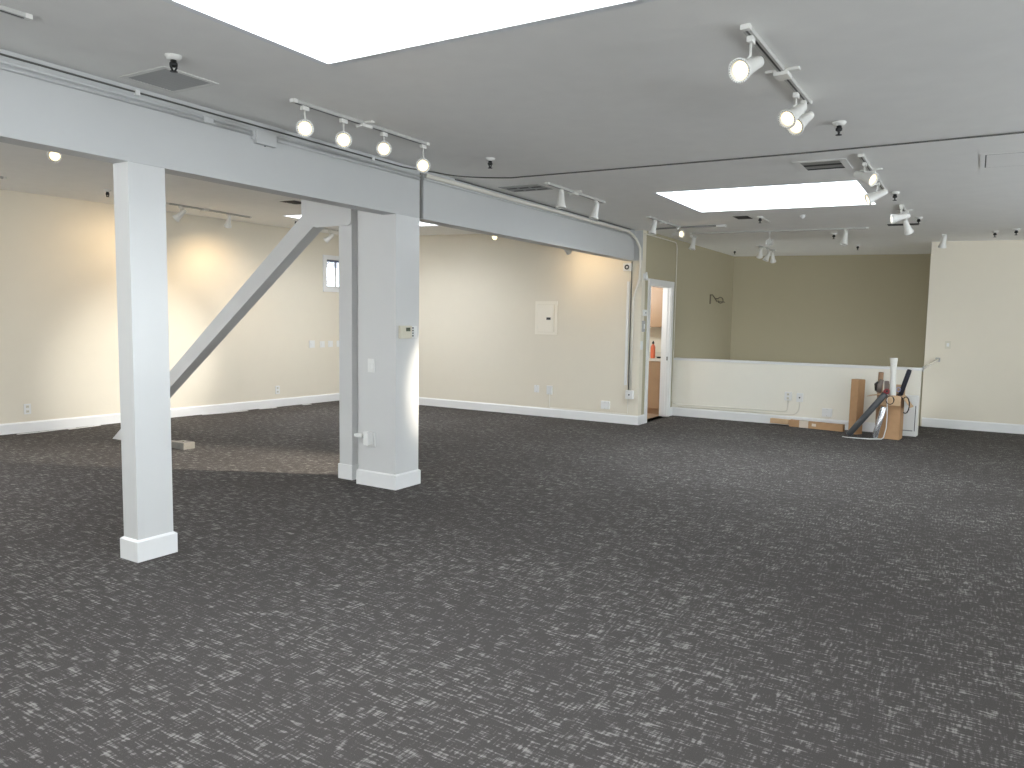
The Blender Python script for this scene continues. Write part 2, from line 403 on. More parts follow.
# ------------------------------------------------------------------ wall fittings
def plate_axes(wl):
    return {'far': (V((1,0,0)), V((0,-1,0))), 'half': (V((1,0,0)), V((0,-1,0))), 'right': (V((1,0,0)), V((0,-1,0))),
            'door': (V((0,1,0)), V((1,0,0))), 'left': (LD, LN), 'colx': (V((0,1,0)), V((1,0,0))), 'coly': (V((1,0,0)), V((0,-1,0)))}[wl]
def outlet(name, label, cat, wl, o, w, h, d, kind, group=None, m='white_plastic'):
    """o = lower left corner on the wall face; kind: duplex, switch, blank, box, dot, plug"""
    u, n = plate_axes(wl); o = V(o); z = V((0,0,1))
    t = thing(name, label, cat, o+u*w/2, group)
    MB().obox(o, u*w, n*d, z*h, min(.004, d*.3)).build('faceplate' if d < .03 else 'housing', M[m], t)
    c = o+u*w/2+n*d
    if kind == 'duplex':
        for s in (.27, .73):
            r = MB().obox(c+z*(h*s-.016)-u*.016, u*.032, n*.003, z*.032, .001).build('socket', M['cream_plastic'], t)
            mb = MB()
            for q in (-.008,.006): mb.obox(c+z*(h*s-.006)+u*q+n*.003, u*.003, n*.0008, z*.011)
            mb.build('slots', M['black'], r)
    elif kind == 'switch':
        MB().obox(c+z*h*.28-u*w*.22, u*w*.44, n*.006, z*h*.44, .001).build('rocker', M['white_plastic'], t)
    elif kind == 'blank':
        for s in (.1,.9): MB().lathe([(.004,0),(.004,.0015)], c+z*h*s, n, n=8).build('screw', M['steel'], t)
    elif kind == 'dot':
        MB().lathe([(.012,0),(.010,.003)], c+z*h*.5, n, n=12).build('port', M['black'], t)
    elif kind == 'ring':
        MB().lathe([(.036,0),(.036,.004),(.018,.004),(.018,0)], c+z*h*.5, n, n=18, cap=False).build('sounder_ring', M['black'], t)
    return t
def LP(y, z): return PL(y, z)
# left wall
outlet('wall_outlet','white duplex outlet low on the left wall, left of the slim column','outlet','left',LP(4.622,.228),.08,.13,.008,'duplex')
outlet('wall_outlet','white duplex outlet low on the left wall, right of the brace','outlet','left',LP(8.36,.215),.085,.135,.008,'duplex')
gsw = 'switch plates in a row below the small window'
outlet('wall_switch','leftmost white switch plate in the row below the small window','switch','left',LP(9.065,.967),.12,.125,.008,'switch',gsw)
outlet('wall_switch','white switch plate second from left in the row below the window','switch','left',LP(9.30,.967),.105,.11,.008,'switch',gsw)
outlet('wall_switch','white switch plate third from left in the row below the window','switch','left',LP(9.485,.972),.105,.11,.008,'switch',gsw)
outlet('wall_switch','white switch plate half hidden by the post, last of the row','switch','left',LP(9.68,.972),.105,.11,.008,'switch',gsw)
# dark riser in the far left corner
tag(MB().tube([PL(9.78,.14)+LN*.012, PL(9.78,.42)+LN*.012], .008).build('cable_riser', M['cable']), 'thin dark cable rising in the corner behind the post', 'cable')
# far wall
u, n = plate_axes('far'); y = YP
t = thing('electric_panel', 'cream electric breaker panel with black latch on the far wall', 'electric panel', (-5.665,y,1.285))
mb = MB(); x0,x1,z0,z1 = -5.86,-5.472,1.285,1.80
for a in ((x0,x0+.04,z0,z1),(x1-.04,x1,z0,z1),(x0+.04,x1-.04,z1-.05,z1),(x0+.04,x1-.04,z0,z0+.035)): mb.box((a[0],y-.014,a[2]),(a[1],y,a[3]))
mb.build('panel_frame', mat('cream enamel frame', (.86, .81, .70), .45, noise=.01), t)
M['panel'] = mat('cream enamel', (.86, .81, .70), .45, noise=.01)
dd = MB().box((x0+.045,y-.022,z0+.04),(x1-.055,y,z1-.055),.003).build('panel_door', M['panel'], t)
MB().box((-5.650,y-.03,1.513),(-5.580,y-.022,1.55),.002).build('latch', M['black'], dd)
for zz in (1.37,1.70): MB().box((x0+.038,y-.025,zz),(x0+.05,y-.014,zz+.05)).build('hinge', M['pale'], dd)
outlet('blank_plate','white blank plate low on the far wall, left of the surface box','wall plate','far',(-5.858,YP,.37),.085,.114,.008,'blank')
t = outlet('surface_box','small white surface box on the far wall with a cable running down','junction box','far',(-5.623,YP,.354),.093,.136,.03,'blank')
outlet('square_box','white square box low on the far wall near its right end','junction box','far',(-4.684,YP,.20),.134,.118,.04,'blank')
outlet('corner_box','white box with a dark port at the foot of the corner conduit','junction box','far',(-4.287,YP,.378),.114,.125,.06,'dot')
tag(MB().tube([(-5.576,YP-.008,.354),(-5.576,YP-.008,.165),*arc((-5.576,YP-.008,.145),(-5.574,YP-.008,.16),(-5.55,YP-.008,.1455)),(-4.30,YP-.008,.1455),*arc((-4.268,YP-.008,.1455),(-4.285,YP-.008,.1455),(-4.268,YP-.008,.17)),(-4.268,YP-.008,.378)], .006).build('surface_cable', M['conduit']), 'cream cable running along the top of the far wall baseboard', 'cable')
t = outlet('alarm_sounder','small cream alarm sounder with a dark ring high by the wall corner','alarm','far',(-4.383,YP,2.235),.12,.11,.05,'ring')
tag(MB().box((-4.328,YP-.02,.575),(-4.290,YP,2.085),.003).build('cable_raceway', M['white_plastic']), 'flat white vertical cable raceway near the far wall corner', 'raceway')
tag(MB().tube([(-4.262,YP-.01,ZB-.01),(-4.262,YP-.01,.503)], .007).build('corner_cable', M['cable']), 'thin dark vertical cable between raceway and conduit at the wall corner', 'cable')
# conduits
r = .012
tag(MB().tube([(-4.211,5.30,2.765),(-4.211,9.55,2.765),*arc((-4.200,10.05,2.765),(-4.209,9.75,2.765),(-4.135,10.10,2.55)),(-4.128,10.104,2.30),(-4.14,10.112,2.12),(-4.20,10.117,1.93),(-4.228,10.118,1.78),(-4.228,10.112,.503)], .019).build('corner_conduit', M['conduit']), 'cream conduit bending off the far beam and down the wall corner', 'conduit')
tag(MB().tube([(XB+.013,5.28,2.735),(XB+.013,9.9,2.735)], .010).build('beam_conduit', M['beam']), 'thin lower white conduit along the top of the far beam', 'conduit')
tag(MB().tube([(XB+.011,.2,2.750),(XB+.011,5.22,2.750)], .010).build('beam_conduit', M['beam']), 'upper white conduit along the top of the beam nearest the camera', 'conduit')
tag(MB().tube([(XB+.010,.2,2.722),(XB+.010,3.43,2.722)], .010).build('beam_conduit', M['beam']), 'lower white conduit on the near beam, left of the junction box', 'conduit')
tag(MB().tube([(XB+.010,3.63,2.722),(XB+.010,5.22,2.722)], .010).build('beam_conduit', M['beam']), 'lower white conduit on the near beam, right of the junction box', 'conduit')
t = thing('beam_junction_box', 'white junction box on the beam under the lit track', 'junction box', (XB+.02,3.53,2.665))
MB().box((XB,3.45,2.668),(XB+.035,3.62,2.757),.004).build('housing', M['beam'], t)
MB().box((XB,3.43,2.69),(XB+.02,3.45,2.757)).build('end_tab', M['beam'], t)
MB().lathe([(.006,0),(.006,.004)], (XB+.015,3.535,2.666), (0,0,-1), n=8).build('knockout', M['black'], t)
MB().box((XB,3.06,2.724),(XB+.022,3.12,2.752),.003)
tag(MB().box((XB,3.05,2.716),(XB+.03,3.12,2.752),.003).build('conduit_clamp', M['beam']), 'small white clamp on the near beam conduits left of the box', 'clamp')
# cable darkened to carry its own shadow, tucked in the beam/ceiling corner, then crossing the ceiling
def ccz(x): return cz(max(x, XB)) - .008
YK = XB+.010; ZK = cz(XB)-.034
pts = [(YK,.2,ZK), (YK,5.0,ZK), (XB+.02,5.25,ccz(XB)-.012), *[(p.x,p.y,ccz(p.x)) for p in arc((XB+.05,5.74,0),(XB+.03,5.4,0),(-3.70,5.90,0),8)], (-2.43,5.885,ccz(-2.43)), (-1.17,5.865,ccz(-1.17)), (.19,5.78,ccz(.19)), (2.5,5.7,ccz(2.5))]
tag(MB().tube(pts, .0055).build('ceiling_cable', M['cable']), 'thin dark cable leaving the beam and crossing the whole ceiling', 'cable')
tag(MB().tube([(XB+.008,5.75,ccz(XB)-.004),(XB+.008,9.95,ccz(XB)-.004)], .006).build('ceiling_cable', M['cable']), 'thin dark cable in the ceiling corner above the far beam', 'cable')
for yy, lb in ((2.62,'small white cable clip on the beam cable near the ceiling grille'), (4.62,'small white cable clip on the beam cable behind the lit track')):
    tag(MB().box((XB,yy-.014,cz(XB)-.050),(XB+.02,yy+.014,cz(XB)-.022),.002).build('cable_clip', M['white_plastic']), lb, 'clip')
# conduit on the ceiling to the doorway wall and down beside the half wall
tag(MB().tube([(-3.95,10.02,cz(-3.95)-.011),(-3.45,9.93,cz(-3.45)-.011),(-2.98,9.90,cz(-2.98)-.011)], .011).build('ceiling_conduit', M['grey_metal']), 'short grey conduit on the ceiling at the far end of the beam', 'conduit')
tag(MB().box((-2.98,9.86,cz(-2.9)-.03),(-2.86,9.94,cz(-2.9)-.002),.004).build('ceiling_box', M['ceiling']), 'flat pale box at the end of the short ceiling conduit', 'junction box')
cx = XO+.014
tag(MB().tube([(cx,YP+.02,2.765),(cx,11.38,2.765),*arc((cx,11.52,2.765),(cx,11.42,2.765),(cx,11.53,2.66)),(cx,11.53,.28),*arc((cx,11.53,.19),(cx+.002,11.53,.26),(cx+.06,11.566,.188)),(-2.40,11.566,.203),*arc((-2.308,11.566,.205),(-2.36,11.566,.204),(-2.308,11.566,.25)),(-2.308,11.566,.371)], .008).build('wall_conduit', M['conduit']), 'cream conduit over the doorway, down the corner and along the half wall', 'conduit')
tag(MB().tube([(-4.0,11.566,.150),(-2.30,11.566,.160),*arc((-2.14,11.566,.162),(-2.28,11.566,.160),(-2.14,11.566,.30)),(-2.14,11.566,.36)], .008).build('wall_conduit', M['conduit']), 'lower cream conduit along the half wall curving up to the right box', 'conduit')
outlet('half_wall_outlet','white outlet box on the half wall, left of the pair above the conduits','outlet','half',(-2.355,YH,.371),.10,.125,.04,'duplex')
outlet('half_wall_box','white box with a dark port, right of the pair on the half wall','junction box','half',(-2.185,YH,.36),.09,.13,.04,'dot')
outlet('square_box','white square box low on the half wall above the lying cardboard','junction box','half',(-1.822,YH,.172),.135,.118,.04,'blank')
# doorway wall
outlet('wall_control','small white control with black knobs left of the doorway, upper one','switch','door',(XO,10.20,1.59),.09,.09,.03,'dot')
outlet('wall_control','grey control plate left of the doorway, below the white control','switch','door',(XO,10.18,1.36),.09,.16,.02,'switch',None,'louver')
outlet('wall_switch','pale switch plate left of the doorway at hand height','switch','door',(XO,10.15,1.10),.075,.125,.008,'switch')
t = thing('door_sensor', 'white cone shaped sensor beside the upper left door casing', 'sensor', (XO+.03,10.21,2.1))
MB().lathe([(.012,.11),(.016,.08),(.034,.0),(.03,-.006)], (XO+.036,10.21,2.11), n=12).build('cone', M['white_plastic'], t)
MB().box((XO,10.18,2.13),(XO+.022,10.24,2.20),.002).build('bracket', M['white_plastic'], t)
# right wall
outlet('wall_switch','small pale switch plate on the right wall above the rail','switch','right',(-.36,YR,1.18),.075,.115,.008,'switch',None,'cream_plastic')
# thermostat and column fittings
t = thing('thermostat', 'beige thermostat with small dark display on the broad column', 'thermostat', (XB,5.06,1.325))
MB().box((XB-.002,4.954,1.325),(XB+.03,5.10,1.437),.006).build('housing', M['cream_plastic'], t)
MB().box((XB+.03,5.02,1.388),(XB+.032,5.075,1.42)).build('display', M['lcd'], t)
MB().box((XB-.002,5.10,1.33),(XB+.024,5.175,1.435),.004).build('cover', M['white_plastic'], t)
mb = MB()
for i in range(4): mb.box((XB+.0235,5.108,1.342+.023*i),(XB+.0265,5.128,1.354+.023*i))
mb.build('buttons', M['black'], t)
YC = 4.92
outlet('wall_switch','white rocker switch on the left face of the broad column','switch','coly',(-4.55,YC,1.02),.075,.12,.008,'switch')
t = outlet('wall_outlet','white outlet with plugged adapter near the foot of the broad column','outlet','coly',(-4.565,YC,.357),.10,.125,.01,'duplex')
a = MB().box((-4.545,YC-.075,.38),(-4.485,YC-.0135,.495),.006).build('power_adapter', M['white_plastic'], t)
tag(MB().box((-4.68,YC-.05,.435),(-4.585,YC-.012,.465),.004).tube([(-4.585,YC-.03,.45),(-4.545,YC-.04,.45)], .006).build('plug_cable', M['white_plastic']), 'short white plug lead left of the adapter on the broad column', 'cable')

# ------------------------------------------------------------------ stairwell rail, hook
t = thing('hand_rail', 'grey wooden rail from the half wall end to the right wall', 'rail', (-.52,12.2,.94))
a, b = V((-.575,11.72,.925)), V((-.44,12.72,1.012))
mb = MB(); dx = (b-a).normalized(); sd = dx.cross(V((0,0,1))).normalized()
mb.obox(a-sd*.014-V((0,0,.018)), b-a, sd*.028, V((0,0,.036)), .005); mb.build('rail_bar', M['conduit'], t)
MB().obox(b-sd*.03-V((0,0,.03)), dx*.02, sd*.06, V((0,0,.06)), .003).build('wall_flange', M['louver'], t)
MB().box((XE,11.69,.88),(-.565,11.73,.95)).build('end_block', M['louver'], t)
t = thing('wall_hook', 'dark curled iron hook on the stairwell wall', 'hook', (XO,13.5,1.85))
MB().box((XO,13.38,1.85),(XO+.012,13.42,2.02)).build('hook_plate', M['iron'], t)
x = XO+.03
MB().tube([(XO+.01,13.40,2.01),(x,13.44,2.015),(x,13.52,1.99),(x,13.62,1.95),(x+.02,13.66,1.90)], .009).tube([(x,13.62+.0,1.95)]+[(x+.03, 13.85+.17*math.cos(q), 1.93+.055*math.sin(q)) for q in [math.pi-.5-i*.6 for i in range(10)]]+[(x+.03,14.12,1.90)], .009).build('hook_arm', M['iron'], t)

# ------------------------------------------------------------------ ceiling fittings
def ax(px, py): return V((px, py, cz(px)))
def tilt(x): return math.atan(.018 if x > XB-.08 else .026)   # ceiling falls towards +x
def rail(label, a, b, feed=None, group='ceiling track rails', feedside=0):
    a = V(a); b = V(b)
    A = V((a.x,a.y,cz(a.x))); B = V((b.x,b.y,cz(b.x)))
    t = thing('track_rail', label, 'track rail', (A+B)/2, group)
    d = (B-A); dn = d.normalized(); s = dn.cross(V((0,0,1))).normalized()*.035
    dz = V((0,0,-.02)); zz = V((0,0,-.001))
    MB().obox(A-s/2+zz, d, s, dz, .002).build('rail_channel', M['rail'], t)
    MB().obox(A-s*.13+dz+zz+dn*.02, d-dn*.04, s*.26, V((0,0,-.001))).build('rail_slot', M['black'], t)
    for P, q in ((A,1),(B,-1)):
        MB().obox(P-s*.58-dn*.005*q+zz, dn*.03*q, s*1.16, dz*1.05, .002).build('end_cap', M['white_metal'], t)
    if feed is not None:
        F = A + d*feed
        MB().obox(F-s*1.0-dn*.045+dz*.9+zz, dn*.09, s*2.0, dz*1.0, .004).build('feed_connector', M['white_metal'], t)
        MB().obox(F-s*2.3-dn*.02+zz, dn*.04, s*4.6, V((0,0,-.012)), .002).build('feed_bracket', M['white_metal'], t)
    return t
rail('white ceiling track along the beam carrying the four lit lamps', (-3.57,3.2,0), (-3.555,4.48,0), .48)
rail('ceiling track nearest the camera on the right, carrying three lit lamps', (-.897,3.27,0), (-.872,4.54,0), .52)
rail('ceiling track beside the far skylight corner, with one lit lamp', (-.785,6.08,0), (-.785,7.62,0), .41)
rail('ceiling track with two white cone lamps near the right end of the dark slot', (-.72,8.76,0), (-.72,9.68,0), .47)
rail('very short ceiling track over the lamp by the right wall corner', (-.43,11.70,0), (-.43,11.92,0))
rail('ceiling track by the beam with two unlit cone lamps, next to the dark vent', (-3.52,6.25,0), (-3.52,7.52,0), .44)
rail('ceiling track at the far end of the beam, above the doorway wall', (-3.50,8.78,0), (-3.50,9.90,0), .47)
rail('very short ceiling track near the stairwell wall', (-3.69,11.0,0), (-3.69,11.2,0))
rail('long pale ceiling track crossing in front of the stairwell', (-3.6,10.68,0), (-1.24,10.66,0))
rail('dim ceiling track over the stairwell with three cone lamps', (-3.12,12.66,0), (-3.07,13.66,0), .3)
rail('ceiling track by the left wall between the slim column and the brace', (-8.95,5.92,0), (-9.09,7.34,0), .42)
rail('ceiling track behind the gusset plate of the brace', (-9.08,8.62,0), (-9.08,9.25,0), .15)
rail('ceiling track end at the left edge of the picture, by the left wall', (-8.92,2.7,0), (-8.92,4.02,0))
rail('ceiling track behind the near beam, over the half hidden lit lamp', (-6.45,3.05,0), (-6.45,4.3,0))
rail('ceiling track behind the far beam, over the half hidden lit lamp', (-6.30,8.75+.3,0), (-6.30,9.85,0))
rail('ceiling track end in the upper left corner of the picture', (-3.63,.5,0), (-3.63,1.76,0))

# lamp head: profile along +Z of its own frame, pivot at the middle
def housing_mesh():
    mb = MB()
    mb.lathe([(.004,-.088),(.018,-.086),(.025,-.078),(.0265,-.06),(.030,-.02),(.037,.03),(.046,.068),(.053,.084),(.053,.090),(.047,.091),(.0385,.084),(.0385,.074),(.030,.02),(.004,.0)], n=24)
    return mb
HM = None; LENS = None; RINGM = None
def spot(label, x, y, pz, v, lit=None, grp='track spotlights'):
    """x,y under its rail, pz height of the pivot, v aim"""
    global HM, LENS, RINGM
    zc = cz(x)-.0225
    t = thing('track_spotlight', label, 'spotlight', (x,y,zc), grp)
    MB().box((x-.013,y-.026,zc-.026),(x+.013,y+.026,zc),.003).build('track_adapter', M['white_metal'], t)
    v = V(v).normalized(); q = v.to_track_quat('Z','Y')
    up = (V((0,0,1)) - v*v.z)
    off = up.normalized()*.034 if up.length > .3 else V((0,0,.03))
    top = V((x,y,pz))+ (off if up.length > .3 else -v*.085)
    MB().tube([(x,y,zc-.028),(x,y,min(zc-.035, top.z+.012)),top], .0062).build('stem', M['white_metal'], t)
    if HM is None:
        h = housing_mesh().build('lamp_housing', M['white_metal'], None, at=(0,0,0)); HM = h.data
        l = MB().lathe([(.038,.0775),(.026,.0825),(.002,.0835)], n=24).build('lens', M['lens_off'], None, at=(0,0,0)); LENS = l.data
        rg = MB()
        for i in range(28):
            a = 2*math.pi*i/28; c, s_ = math.cos(a), math.sin(a)
            rg.obox((c*.0445-s_*-.002, s_*.0445+c*-.002, .0900), (c*.0048,s_*.0048,0), (-s_*.004,c*.004,0), (0,0,.0008))
        rr = rg.build('vent_ring', M['black'], None, at=(0,0,0)); RINGM = rr.data
    else:
        h = bpy.data.objects.new('lamp_housing', HM); COL.objects.link(h)
        l = bpy.data.objects.new('lens', LENS); COL.objects.link(l)
        rr = bpy.data.objects.new('vent_ring', RINGM); COL.objects.link(rr)
    h.parent = t; h.location = V((x,y,pz))-V((x,y,zc)); h.rotation_mode = 'XYZ'; h.rotation_euler = q.to_euler()
    l.parent = h; rr.parent = h
    if lit is not None:
        l.material_slots[0].link = 'OBJECT'; l.material_slots[0].material = M['lens_on']
        l['label'] = 'glowing lens'
        pw, ang, bl, col = lit
        if pw > 0:
            ld = bpy.data.lights.new('lamp_beam', 'SPOT'); ld.energy = pw; ld.spot_size = math.radians(ang); ld.spot_blend = bl; ld.color = col; ld.shadow_soft_size = .04
            lo = bpy.data.objects.new('lamp_beam', ld); COL.objects.link(lo)
            lo.location = V((x,y,pz))+v*.10; lo.rotation_euler = (-v).to_track_quat('Z','Y').to_euler()
    else:
        l.material_slots[0].link = 'OBJECT'; l.material_slots[0].material = M['lens_off']
    return t
WARM = (1,.74,.45); NEUT = (1,.9,.75)
L0 = (8, 44, .7, WARM)
spot('lit spotlight facing the camera, first from the left on the beam track', -3.572,3.30,2.655,(.717,-.658,-.23),L0)
spot('lit spotlight facing the camera, second from the left on the beam track', -3.572,3.63,2.655,(.686,-.693,-.221),L0)
spot('lit spotlight facing the camera, third from the left on the beam track', -3.572,4.02,2.675,(.651,-.728,-.213),L0)
spot('lit spotlight facing the camera, fourth from the left on the beam track', -3.560,4.44,2.635,(.611,-.767,-.196),L0)
spot('large lit spotlight nearest the camera at the upper right', -.897,3.37,2.617,(-.27,-.86,-.43),L0)
spot('lit spotlight overlapping its twin, the nearer of the close pair', -.888,4.285,2.636,(-.32,-.784,-.531),L0)
spot('lit spotlight partly hidden behind its twin at the track end', -.880,4.452,2.633,(-.308,-.794,-.524),L0)
spot('lit spotlight aimed right beside the far skylight corner', -.785,6.317,2.632,(.80,-.42,-.40),(6,44,.7,WARM))
spot('cone spotlight aimed left against the bright far skylight', -.785,7.232,2.628,(-5.5,-2.3,-2.6),(3200,20,1,NEUT))
spot('bright white cone spotlight aimed left, right of the far skylight', -.72,8.774,2.628,(-9.2,-2.62,-1.88),(2300,16.5,1,(1,.97,.91)))
spot('pale cone spotlight tipped down and away beside the white aimed left one', -.72,9.572,2.63,(.22,.60,-.72))
spot('small cone spotlight hanging by the right wall corner', -.43,11.806,2.669,(-.15,.35,-.92))
spot('unlit cone spotlight pointing straight down next to the dark vent', -3.52,6.545,2.694,(.016,-.091,-.996))
spot('unlit cone spotlight pointing down at the far end of the vent track', -3.52,7.322,2.682,(-.142,-.186,-.972))
spot('white cone spotlight pointing down, left on the track above the doorway', -3.50,8.976,2.697,(-.158,-.196,-.968))
spot('small lit spotlight glowing above the doorway wall', -3.50,9.846,2.692,(.87,-.493,-.02),(4,44,.7,WARM))
spot('small white cone spotlight below and right of the glowing one', -3.69,11.091,2.697,(-.127,-.177,-.976))
spot('round unlit spotlight facing the camera in front of the stairwell', -2.468,10.665,2.625,(.225,-.969,-.103))
spot('white cone spotlight pointing down near the middle of the stairwell track', -1.513,10.662,2.64,(-.103,-.163,-.981))
spot('dim cone spotlight, left of the three over the stairwell', -3.115,12.832,2.692,(-.27,.607,-.747))
spot('dim cone spotlight, middle of the three over the stairwell', -3.09,13.26,2.67,(-.327,-.294,-.898))
spot('dim cone spotlight, right of the three over the stairwell', -3.075,13.55,2.669,(-.002,.515,-.857))
WALLW = (36, 125, 1, WARM)
spot('spotlight aimed at the left wall, nearer one on the wall track', -8.975,6.13,2.815,(-.62,-.40,-.62),WALLW)
spot('spotlight aimed at the left wall, farther one on the wall track', -9.05,6.93,2.835,(-.5,.2,-.8),WALLW)
spot('white cone spotlight seen between the gusset plate and the post', -9.08,8.90,2.80,(-.643,-.46,-.613))
spot('glowing spotlight peeping below the near beam, left of the slim column', -6.45,3.28,2.775,(.877,-.446,-.178),L0)
spot('glowing spotlight peeping below the far beam, above the electric panel', -6.30,9.60,2.755,(.544,-.832,-.109),L0)

rail('short ceiling track behind the far beam near the far wall', (-4.95,9.0,0), (-4.95,9.7,0))
spot('white spotlight tip peeping below the far beam, aimed at the far wall', -4.95,9.36,2.515,(.15,.85,-.35),(13,150,1,WARM))

def sprinkler(label, x, y):
    z = cz(x)-.0005
    t = thing('sprinkler', label, 'sprinkler', (x,y,z), 'ceiling sprinkler heads')
    MB().lathe([(.042,z),(.041,z-.004),(.030,z-.022),(.014,z-.022)], (x,y,0), n=18).build('escutcheon', M['white_metal'], t)
    MB().lathe([(.015,z-.022),(.015,z-.034),(.020,z-.036),(.020,z-.050),(.010,z-.056)], (x,y,0), n=12).build('sprinkler_body', M['black'], t)
    mb = MB()
    for s in (-1,1): mb.tube([(x,y+s*.012,z-.04),(x,y+s*.017,z-.055),(x,y+s*.006,z-.074)], .0055, 6)
    mb.build('frame_arms', M['black'], t)
    MB().lathe([(.005,z-.072),(.019,z-.076),(.019,z-.079),(.004,z-.080)], (x,y,0), n=12).build('deflector', M['black'], t)
sprinkler('black sprinkler head in front of the grey ceiling grille', -3.53,2.39)
sprinkler('black sprinkler head left of the slim column by the left wall', -8.68,4.99)
sprinkler('black sprinkler head right of the row of four lit lamps', -3.42,5.13)
sprinkler('black sprinkler head right of the two overlapping lit lamps', -.79,5.09)
sprinkler('black sprinkler head beside the far skylight right corner', -.71,7.93)
sprinkler('black sprinkler head above the right end of the dark ceiling slot', -.62,9.83)
sprinkler('black sprinkler head beside the middle cone lamp of the stairwell track', -1.74,11.25)
sprinkler('small sprinkler head over the middle of the stairwell back wall', -1.65,13.0)
sprinkler('small sprinkler head near the left corner of the stairwell ceiling', -3.71,13.45)
sprinkler('sprinkler head above the right wall', .15,11.5)
sprinkler('sprinkler head next to the white skylight patch behind the brace', -8.69,7.84)
sprinkler('sprinkler head by the small vent next to the far skylight', -2.26,9.23)
sprinkler('sprinkler head at the right edge of the picture above the wall', .37,11.3)
t = thing('smoke_sensor', 'tiny white ceiling sensor behind the far skylight', 'sensor', (-1.78,9.26,cz(-1.78)-.0005))
MB().lathe([(.03,0),(.03,-.015),(.02,-.03),(.008,-.045)], (-1.78,9.26,cz(-1.78)-.0005), n=14).build('sensor_body', M['white_plastic'], t)

def vent(label, x0, x1, y0, y1, frame=.03, slat_m='louver', n=8, bars=0, along='x', fm='white_metal', grp='ceiling air vents', om='dark', fd=.005):
    t = thing('air_vent', label, 'vent', ((x0+x1)/2,(y0+y1)/2,cz((x0+x1)/2)), grp)
    def P(x, y, d): return V((x, y, cz(x)-d))
    def q(mb, a0,a1,b0,b1,d0,d1):
        mb.hexa([P(a0,b0,d1),P(a1,b0,d1),P(a1,b1,d1),P(a0,b1,d1),P(a0,b0,d0),P(a1,b0,d0),P(a1,b1,d0),P(a0,b1,d0)])
    mb = MB()
    q(mb,x0,x1,y0,y0+frame,.001,fd); q(mb,x0,x1,y1-frame,y1,.001,fd); q(mb,x0,x0+frame,y0+frame,y1-frame,.001,fd); q(mb,x1-frame,x1,y0+frame,y1-frame,.001,fd)
    mb.build('vent_frame', M[fm], t)
    mb = MB(); q(mb,x0+frame,x1-frame,y0+frame,y1-frame,.001,.003); mb.build('vent_opening', M[om], t)
    mb = MB()
    for i in range(n):
        if along == 'x':
            s = (y1-y0-2*frame)/n; yy = y0+frame+s*i
            mb.hexa([P(x0+frame,yy+s*.05,.003),P(x1-frame,yy+s*.05,.003),P(x1-frame,yy+s*.2,.003),P(x0+frame,yy+s*.2,.003),P(x0+frame,yy+s*.45,.0047),P(x1-frame,yy+s*.45,.0047),P(x1-frame,yy+s*.6,.0047),P(x0+frame,yy+s*.6,.0047)])
    for i in range(bars):
        xx = x0+frame+(x1-x0-2*frame)*(i+1)/(bars+1); q(mb,xx-.008,xx+.008,y0+frame,y1-frame,.003,.0055)
    if n or bars: mb.build('louvers', M[slat_m], t)
    return t
vent('large grey louvred return grille in the ceiling near the beam', -4.13,-3.72,2.46,2.80,.03,'louver',14,0,om='louver')
vent('dark ceiling vent with two bars beside the beam cable', -4.11,-3.66,6.31,6.62,.022,'grey_metal',2,2,fm='louver')
vent('dark ceiling vent in front of the far skylight', -1.29,-.905,6.19,6.62,.05,'grey_metal',2,0,fm='ceiling')
vent('small dark ceiling vent behind the far skylight', -2.58,-2.36,9.08,9.42,.02,'dark',4,0)
vent('dark ceiling vent glimpsed left of the brace gusset', -7.33,-6.97,6.26,6.62,.04,'dark',4,0)
vent('long dark ceiling slot under the pair of white cone lamps', -1.02,-.64,10.34,10.60,.02,'dark',3,0)
t = thing('ceiling_hatch', 'flush square access hatch in the ceiling at the right edge', 'hatch', (.35,6.7,cz(.35)))
def hq(mb, x0,x1,y0,y1,d): mb.hexa([(x0,y0,cz(x0)-d),(x1,y0,cz(x1)-d),(x1,y1,cz(x1)-d),(x0,y1,cz(x0)-d),(x0,y0,cz(x0)-.001),(x1,y0,cz(x1)-.001),(x1,y1,cz(x1)-.001),(x0,y1,cz(x0)-.001)])
mb = MB(); hq(mb,0,.6,6.46,6.95,.004); mb.build('hatch_panel', M['ceiling'], t)
mb = MB(); hq(mb,-.04,-.008,6.42,6.99,.003); hq(mb,.608,.64,6.42,6.99,.003); hq(mb,-.008,.608,6.42,6.452,.003); hq(mb,-.008,.608,6.958,6.99,.003); mb.build('hatch_frame', M['ceiling'], t)
mb = MB(); hq(mb,-.008,0,6.452,6.958,.002); hq(mb,0,.6,6.452,6.46,.003); hq(mb,.6,.608,6.452,6.958,.003); hq(mb,0,.6,6.95,6.958,.003); mb.build('hatch_gap', M['cable'], t)
t = thing('ceiling_cover', 'thin white strip cover lying on the ceiling behind the far skylight', 'cover strip', (-2.29,9.6,cz(-2.29)))
MB().box((-2.325,9.40,cz(-2.29)-.012),(-2.255,9.80,cz(-2.29)-.002),.003).build('strip', M['white_metal'], t)

# ------------------------------------------------------------------ the pile by the half wall
def obx(mb, c, w, d, z0, z1, rot, bevel=0):   # upright box about c, turned by rot degrees
    a = math.radians(rot); u = V((math.cos(a), math.sin(a), 0)); v = V((-math.sin(a), math.cos(a), 0)); c = V((c[0],c[1],z0))
    mb.obox(c-u*w/2-v*d/2, u*w, v*d, V((0,0,z1-z0)), bevel); return mb
